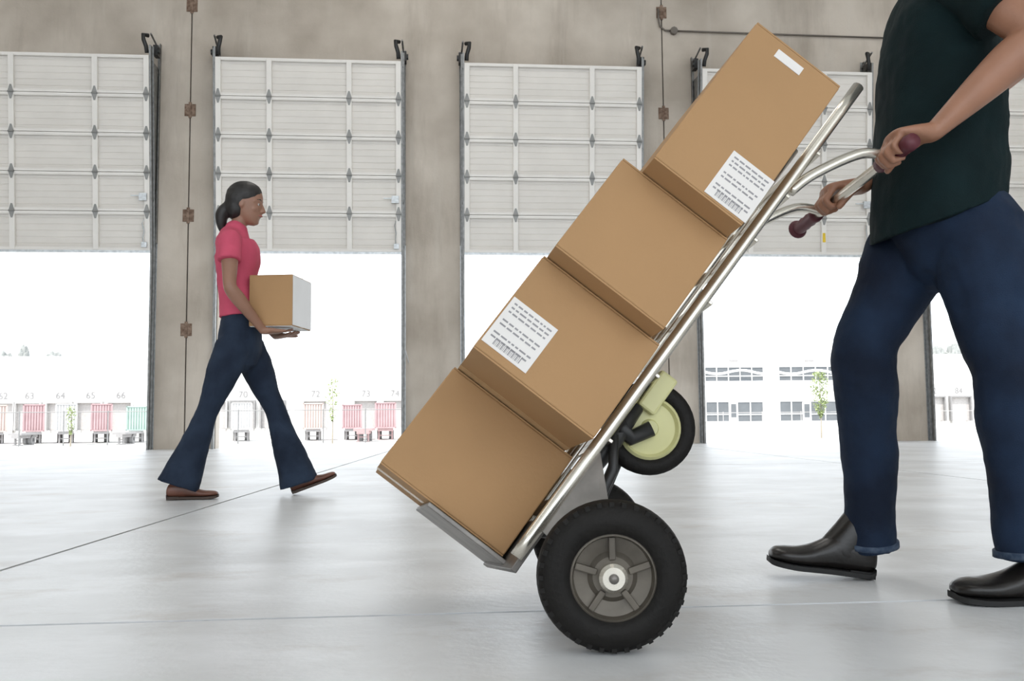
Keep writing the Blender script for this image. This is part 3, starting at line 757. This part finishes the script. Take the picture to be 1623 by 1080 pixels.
def face(parent, c, fwd, up, sc=1.0):
    fwd = unit(fwd); up = unit(up); L = up.cross(fwd).normalized()
    for s in (-1, 1):
        p = c + fwd*.0750*sc + L*s*.030*sc + up*.002*sc
        bm = B(); ell(bm, p, (.0105*sc,)*3); e = obj('eye', bm, M['eyew'], parent, smooth=True)
        bm = B(); ell(bm, p+fwd*.0062*sc, (.0058*sc,)*3); obj('iris', bm, M['iris'], e, smooth=True)
    bm = B(); q = [c + fwd*f*sc + L*l*sc + up*z*sc for f, l, z in ((.086, -.022, -.060), (.097, -.008, -.057), (.1005, 0, -.0585), (.097, .008, -.057), (.086, .022, -.060))]
    tube(bm, q, [.002, .0045, .005, .0045, .002], 8); obj('lips', bm, M['lips'], parent, smooth=True)
    for s in (-1, 1):
        bm = B(); q = [c + fwd*f*sc + L*s*l*sc + up*z*sc for f, l, z in ((.088, .016, .026), (.085, .032, .032), (.071, .050, .027))]
        tube(bm, q, [.0025, .003, .0015], 6); obj('eyebrow', bm, M['hair'], parent, smooth=True)
def shoe(parent, heel, toe_dir, up, L, wd, m, ms, lift=0, ankle=.09, nm='shoe'):
    """heel: bottom back point; foot runs along toe_dir"""
    f = unit(toe_dir); up = unit(V(up) - f*V(up).dot(f)); s = up.cross(f).normalized()
    k_ = ankle/.09
    T = [(-.01, .40, .040*k_, .012), (.0, .62, .075*k_, .008), (.05, .74, .105*k_, .0), (.18, .78, .118*k_, 0), (.34, .74, .116*k_, 0), (.46, .76, .092*k_, .0), (.60, .90, .070*k_, .0), (.74, 1.0, .058*k_, 0), (.86, .97, .053*k_, .002), (.94, .80, .047*k_, .004), (.985, .55, .036*k_, .007), (1.0, .30, .026*k_, .011)]
    R = []
    for q in crom(T, 3):
        l, w_, h, z0 = q; r = []
        for j in range(24):
            a = 2*pi*j/24; x = cos(a); y = sin(a)
            x = math.copysign(abs(x)**.8, x); yy = math.copysign(abs(y)**.75, y)
            r.append(heel + f*l*L + s*x*w_*wd/2*(1 if y < .2 else (1-.35*(y-.2))) + up*(z0 + .012 + (h-.012)*(yy+1)/2))
        R.append(r)
    bm = B(); rings(bm, R); o = obj(nm, bm, m, parent, smooth=True)
    R = []
    for q in crom(T, 3):
        l, w_, h, z0 = q
        R.append([heel + f*l*L*1.01 + s*x*(w_*wd/2+.004) + up*(z0+z) for x, z in ((-1, .002), (-.9, 0), (.9, 0), (1, .002), (1, .013), (-1, .013))])
    bm = B(); rings(bm, R)
    if nm == 'shoe': basis_box(bm, heel, f, s, up, (.0, -wd*.33, -.0), (L*.24, wd*.33, .016))
    obj('sole', bm, ms, o)
    return o
def cuff(parent, c, ax_, r1, r2, side, m, h=.02):
    bm = B(); ax_ = unit(ax_); c = V(c)
    loft(bm, [tuple(c - ax_*h/2)+(r1, r2), tuple(c + ax_*h/2)+(r1*.99, r2*.99)], side, k=2, n=28, dome=(False, False)); return obj('hem', bm, m, parent, smooth=True)

# ---------------- man pushing the hand truck, heading to the left
hd_ = radians(14)
fw = V((-cos(hd_), sin(hd_), 0)); Lf = V((-sin(hd_), -cos(hd_), 0)); up = V((0, 0, 1))
PC = At(1497, 330, 2.20)
man = thing('person', 'man in dark teal t-shirt and blue jeans pushing the loaded hand truck', 'person', (PC.x, PC.y, 0))
def side_pt(p, l, f=0, z=0): return p + Lf*l + fw*f + V((0, 0, z))
hipN = At(1548, 365, 2.12); hipF = At(1462, 365, 2.29)
kneeN = At(1606, 600, 2.04); ankN = At(1642, 884, 2.03)
kneeF = At(1372, 548, 2.30); ankF = At(1380, 868, 2.38)
chest = V((PC.x+.0, PC.y, 1.30)); neck = V((PC.x-.02, PC.y, 1.52)); HD = V((PC.x-.035, PC.y, 1.67))
shN = chest + Lf*.185 + V((0, 0, .14)); shF = chest - Lf*.185 + V((0, 0, .14))
elN = At(1642, 58, 1.90); elF = At(1650, 70, 2.50)
wd = unit((-.99, .0, -.14)); wn = unit((-.14, 0, -.99))
hbN = HB - Af*.03; hbF = HB + Af*(TW-.06)
wrN = hbN - wd*.080 - wn*.036; wrF = hbF - wd*.080 - wn*.036
def arm(bm, sh, el, wr_, side, sc=1.0):
    a, b, c = V(sh), V(el), V(wr_)
    def mx(p, q, t): return p*(1-t)+q*t
    P = [tuple(a)+(.055*sc, .055*sc), tuple(mx(a, b, .3))+(.052*sc, .056*sc), tuple(mx(a, b, .65))+(.045*sc, .048*sc), tuple(mx(a, b, .93))+(.042*sc, .041*sc)]
    P += [tuple(mx(b, c, .06))+(.043*sc, .042*sc), tuple(mx(b, c, .25))+(.046*sc, .045*sc), tuple(mx(b, c, .55))+(.038*sc, .037*sc), tuple(mx(b, c, .85))+(.030*sc, .026*sc), tuple(c)+(.028*sc, .021*sc)]
    loft(bm, P, side, k=4, n=20)
def leg(bm, hip, kn, an_, radii, side, dm=True):
    a, b, c = V(hip), V(kn), V(an_)
    def mx(p, q, t): return p*(1-t)+q*t
    ts = [(a, b, 0), (a, b, .35), (a, b, .7), (b, c, 0), (b, c, .25), (b, c, .6), (b, c, 1)]
    P = [tuple(mx(p, q, t))+((r, r) if not isinstance(r, tuple) else r) for (p, q, t), r in zip(ts, radii)]
    loft(bm, P, side, k=4, n=24, dome=(True, dm))
bm = B()
head(bm, HD, fw*.97 + V((0, 0, -.15)), V((0, 0, 1)) + fw*.15)
loft(bm, [tuple(chest+V((0, 0, .16)))+(.075, .07), tuple(neck)+(.056, .054), tuple(HD+V((0.02, 0, -.06)))+(.055, .06)], Lf, n=20)
loft(bm, [tuple(PC+V((0, 0, -.02)))+(.15, .12), tuple(PC+V((0, 0, .12)))+(.14, .115), tuple(chest)+(.16, .12), tuple(chest+V((0, 0, .13)))+(.15, .09)], Lf, n=24)
for sh, el, wq, s in ((shN, elN, wrN, 1), (shF, elF, wrF, -1)):
    arm(bm, sh, el, wq, V((0, 1, 0)))
hand(bm, wrN, wd, wn, Af, curl=(58, 75, 60)); hand(bm, wrF, wd, wn, -Af, curl=(58, 75, 60))
for hip, kn, an_ in ((hipN, kneeN, ankN), (hipF, kneeF, ankF)):
    leg(bm, hip, kn, an_+V((0, 0, .05)), [.075, .07, .06, .05, .05, .042, .036], Lf)
body = remeshed('body', bm, M['skin'], man, .0042, 3)
face(man, HD, fw*.97 + V((0, 0, -.15)), V((0, 0, 1)) + fw*.15)
bm = B()
ell(bm, HD + V((.008, 0, .050)), (.101, .081, .080)); ell(bm, HD + V((.04, 0, .015)), (.075, .080, .085))
remeshed('hair', bm, M['hairm'], man, .006, 3, .006)
# t-shirt
bm = B()
hem = PC + V((0, 0, .01)); tilt = unit(V((-.38, 0, 1)))
loft(bm, [tuple(hem+V((-.02, 0, -.045)))+(.178, .158), tuple(hem+V((-.015, 0, .03)))+(.180, .160), tuple(hem+V((-.01, 0, .12)))+(.176, .154), tuple(hem+V((0, 0, .25)))+(.182, .150),
          tuple(chest)+(.192, .142), tuple(chest+V((0, 0, .10)))+(.185, .120), tuple(chest+V((0, 0, .175)))+(.115, .085)], Lf, n=36, dome=(False, True))
loft(bm, [tuple(shF+V((0, 0, -.005)))+(.072, .068), tuple(shF*.6+shN*.4+V((0, 0, .03)))+(.078, .074), tuple(shF*.4+shN*.6+V((0, 0, .03)))+(.078, .074), tuple(shN+V((0, 0, -.005)))+(.072, .068)], V((0, 0, 1)), n=24)
for sh, el in ((shN, elN), (shF, elF)):
    a, e = V(sh), V(el)
    loft(bm, [tuple(a + (chest+V((0, 0, .12))-a)*.5)+(.075, .07), tuple(a)+(.075, .072), tuple(a+(e-a)*.35)+(.074, .072), tuple(a+(e-a)*.60)+(.076, .074)], V((0, 1, 0)), n=24, dome=(True, False))
sh_ = remeshed('t_shirt', bm, M['teal'], man, .0055, 3, .012)
for v in sh_.data.vertices:       # the hem hangs lower in front than at the back
    co = v.co; hz = hem.z - .045
    k = max(0, min(1, (hz + .28 - co.z)/.28)); co.z += k*(co.x*.42+.008)
# jeans
bm = B()
loft(bm, [tuple(PC+V((.0, 0, -.095)))+(.150, .120), tuple(PC+V((.0, 0, -.03)))+(.168, .140), tuple(PC+V((0, 0, .05)))+(.160, .135), tuple(PC+V((0, 0, .09)))+(.155, .13)], Lf, n=32)
leg(bm, hipN + V((-.005, 0, .0)), kneeN, ankN+V((0, 0, .0)), [(.112, .118), (.105, .112), (.088, .092), (.078, .083), (.078, .086), (.072, .080), (.072, .080)], Lf, False)
leg(bm, hipF, kneeF, ankF, [(.108, .112), (.100, .105), (.086, .088), (.078, .080), (.072, .076), (.064, .066), (.060, .062)], Lf, False)
jn = remeshed('jeans', bm, M['jeans'], man, .0055, 3, .014)
cuff(jn, ankN+unit(kneeN-ankN)*.012, kneeN-ankN, .080, .088, Lf, M['stitch'], .015)
cuff(jn, ankF+unit(kneeF-ankF)*.012, kneeF-ankF, .068, .070, Lf, M['stitch'], .014)
shoe(man, V((1.460, 2.02, .0)), V((-.985, .14, 0)), V((0, 0, 1)), .290, .112, M['shoe'], M['sole'])
hF = V((1.135, 2.375, .002)); shoe(man, hF, V((-.975, .17, .12)), V((0, 0, 1)), .262, .104, M['shoe'], M['sole'])

for a_, hp, fd in ((ankN, V((1.460, 2.02, 0)), V((-.985, .14, 0))), (ankF, V((1.135, 2.375, 0)), V((-.975, .17, .1)))):
    lo_ = hp + unit(fd)*.075 + V((0, 0, .06)); hi_ = V((a_.x*.75+lo_.x*.25, a_.y, a_.z + .07)); bm = B()
    loft(bm, [tuple(lo_)+(.040, .058), tuple(lo_*.5+hi_*.5)+(.042, .052), tuple(hi_)+(.043, .048)], Lf, n=20); obj('boot_shaft', bm, M['shoe'], man, smooth=True)

# ---------------- woman carrying a box, heading right
WY = 5.2
fw = V((1, 0, 0)); Lf = V((0, 1, 0))
wp = At(381, 540, WY)
wom = thing('person', 'woman in coral pink shirt and flared jeans carrying a box past the doors', 'person', (wp.x, WY, 0))
hipR = At(370, 552, WY-.08); hipL = At(392, 552, WY+.08)
knR = At(328, 655, WY-.08); anR = At(283, 757, WY-.11)
knL = At(437, 652, WY+.08); anL = At(474, 752, WY+.10)
wch = At(372, 405, WY); wneck = At(377, 358, WY); WH = At(390, 324, WY)
shR = At(364, 380, WY-.165); shL = At(366, 381, WY+.165)
elR = At(364, 456, WY-.25); elL = At(368, 462, WY+.24)
# box first: its under edge gives the hands their place
byaw = radians(-10); bX = V((cos(byaw), sin(byaw), 0)); bY = V((-sin(byaw), cos(byaw), 0))
bc = At(463, 516, WY-.17)       # near lower right corner
carton_w = carton('pale brown cardboard box with its lit end coloured white, held by the woman in pink', bc, bX, bY, V((0, 0, 1)), (-.235, 0, 0), (0, .33, .272))
bm = B(); basis_box(bm, bc, bX, bY, V((0, 0, 1)), (0.0008, .004, .004), (.0022, .326, .268)); obj('lit_end_panel', bm, M['cord_litcard'], carton_w)  # white sheet puts the door light on this end into its colour
bm = B(); basis_box(bm, bc, bX, bY, V((0, 0, 1)), (-.231, .004, -.0028), (-.004, .326, -.0009)); obj('lit_base_panel', bm, M['cord_litcard'], carton_w)  # underside whitened the same way, brightness put into the colour
wrR = bc + bX*-.155 + bY*.0 + V((0, 0, -.026)); wrL = bc + bX*-.20 + bY*.33 + V((0, 0, -.026))
bm = B()
hf = unit((.98, -.05, -.14))
head(bm, WH, hf, V((.14, 0, 1)), .95)
loft(bm, [tuple(wneck+V((-.01, 0, -.05)))+(.05, .05), tuple(wneck)+(.043, .043), tuple(WH+V((-.012, 0, -.06)))+(.042, .046)], Lf, n=20)
loft(bm, [tuple(wp+V((0, 0, 0)))+(.13, .09), tuple(wp+V((0, 0, .15)))+(.10, .08), tuple(wch)+(.12, .09), tuple(wch+V((0, 0, .08)))+(.12, .06)], Lf, n=24)
arm(bm, shR, elR, wrR, V((0, 0, 1)), .82); arm(bm, shL, elL, wrL, V((0, 0, 1)), .82)
hand(bm, wrR, unit((.75, .6, 0.0)), V((0, 0, 1)), unit((.6, -.75, 0)), curl=(4, 8, 8), sc=.9, thumb=(.6, .6, -.1), tcurl=5)
hand(bm, wrL, unit((.75, -.6, 0.0)), V((0, 0, 1)), unit((.6, .75, 0)), curl=(4, 8, 8), sc=.9, thumb=(.6, .6, -.1), tcurl=5)
for h_, k_, a2 in ((hipR, knR, anR), (hipL, knL, anL)):
    leg(bm, h_, k_, a2, [.07, .06, .05, .042, .042, .036, .032], Lf)
remeshed('body', bm, M['skin2'], wom, .0052, 2)
face(wom, WH, hf, V((.14, 0, 1)), .95)
bm = B()
ell(bm, WH + V((-.010, 0, .050)), (.099, .081, .080)); ell(bm, WH + V((-.035, 0, .02)), (.080, .080, .085)); ell(bm, WH + V((-.05, 0, -.02)), (.058, .074, .075))
loft(bm, [tuple(WH+V((-.09, 0, -.01)))+(.034, .034), tuple(WH+V((-.125, 0, -.05)))+(.040, .036), tuple(WH+V((-.13, 0, -.11)))+(.030, .028), tuple(WH+V((-.12, 0, -.16)))+(.014, .014)], Lf, n=16)
remeshed('hair', bm, M['hair'], wom, .007, 2, .006)
bm = B()
loft(bm, [tuple(At(381, 503, WY))+(.150, .112), tuple(At(379, 475, WY))+(.140, .106), tuple(At(376, 450, WY))+(.132, .102), tuple(wch+V((.015, 0, 0)))+(.150, .122), tuple(At(371, 385, WY))+(.150, .095), tuple(At(373, 368, WY))+(.085, .065)], Lf, n=32, dome=(False, True))
loft(bm, [tuple(shR)+(.056, .056), tuple(shR*.6+shL*.4+V((0, 0, .02)))+(.060, .060), tuple(shR*.4+shL*.6+V((0, 0, .02)))+(.060, .060), tuple(shL)+(.056, .056)], V((0, 0, 1)), n=20)
for sh, el in ((shR, elR), (shL, elL)):
    a, e = V(sh), V(el)
    loft(bm, [tuple(a*.5+wch*.5+V((0, 0, .03)))+(.06, .055), tuple(a)+(.060, .060), tuple(a+(e-a)*.25)+(.058, .062), tuple(a+(e-a)*.45)+(.060, .066)], V((0, 0, 1)) + V((1, 0, 0)), n=20, dome=(True, False))
remeshed('shirt', bm, M['pink'], wom, .006, 3, .012)
bm = B()
loft(bm, [tuple(wp+V((0, 0, -.07)))+(.135, .11), tuple(wp+V((0, 0, 0)))+(.155, .115), tuple(wp+V((0, 0, .08)))+(.145, .108), tuple(wp+V((0, 0, .13)))+(.135, .10)], Lf, n=28)
leg(bm, hipR, knR, anR+V((.0, 0, -.045)), [(.092, .098), (.082, .088), (.064, .068), (.058, .060), (.060, .066), (.072, .085), (.082, .112)], Lf, False)
leg(bm, hipL, knL, anL+V((.0, 0, -.050)), [(.090, .095), (.080, .085), (.062, .066), (.056, .058), (.060, .066), (.072, .085), (.082, .105)], Lf, False)
remeshed('flared_jeans', bm, M['jeans2'], wom, .006, 2, .010)
shoe(wom, V((anR.x-.055, anR.y, .002)), V((1, .06, 0)), V((0, 0, 1)), .255, .088, M['brown'], M['bsole'], ankle=.070)
shoe(wom, V((anL.x-.03, anL.y, .004)), V((.94, .0, .34)), V((0, 0, 1)), .25, .088, M['brown'], M['bsole'], ankle=.070)
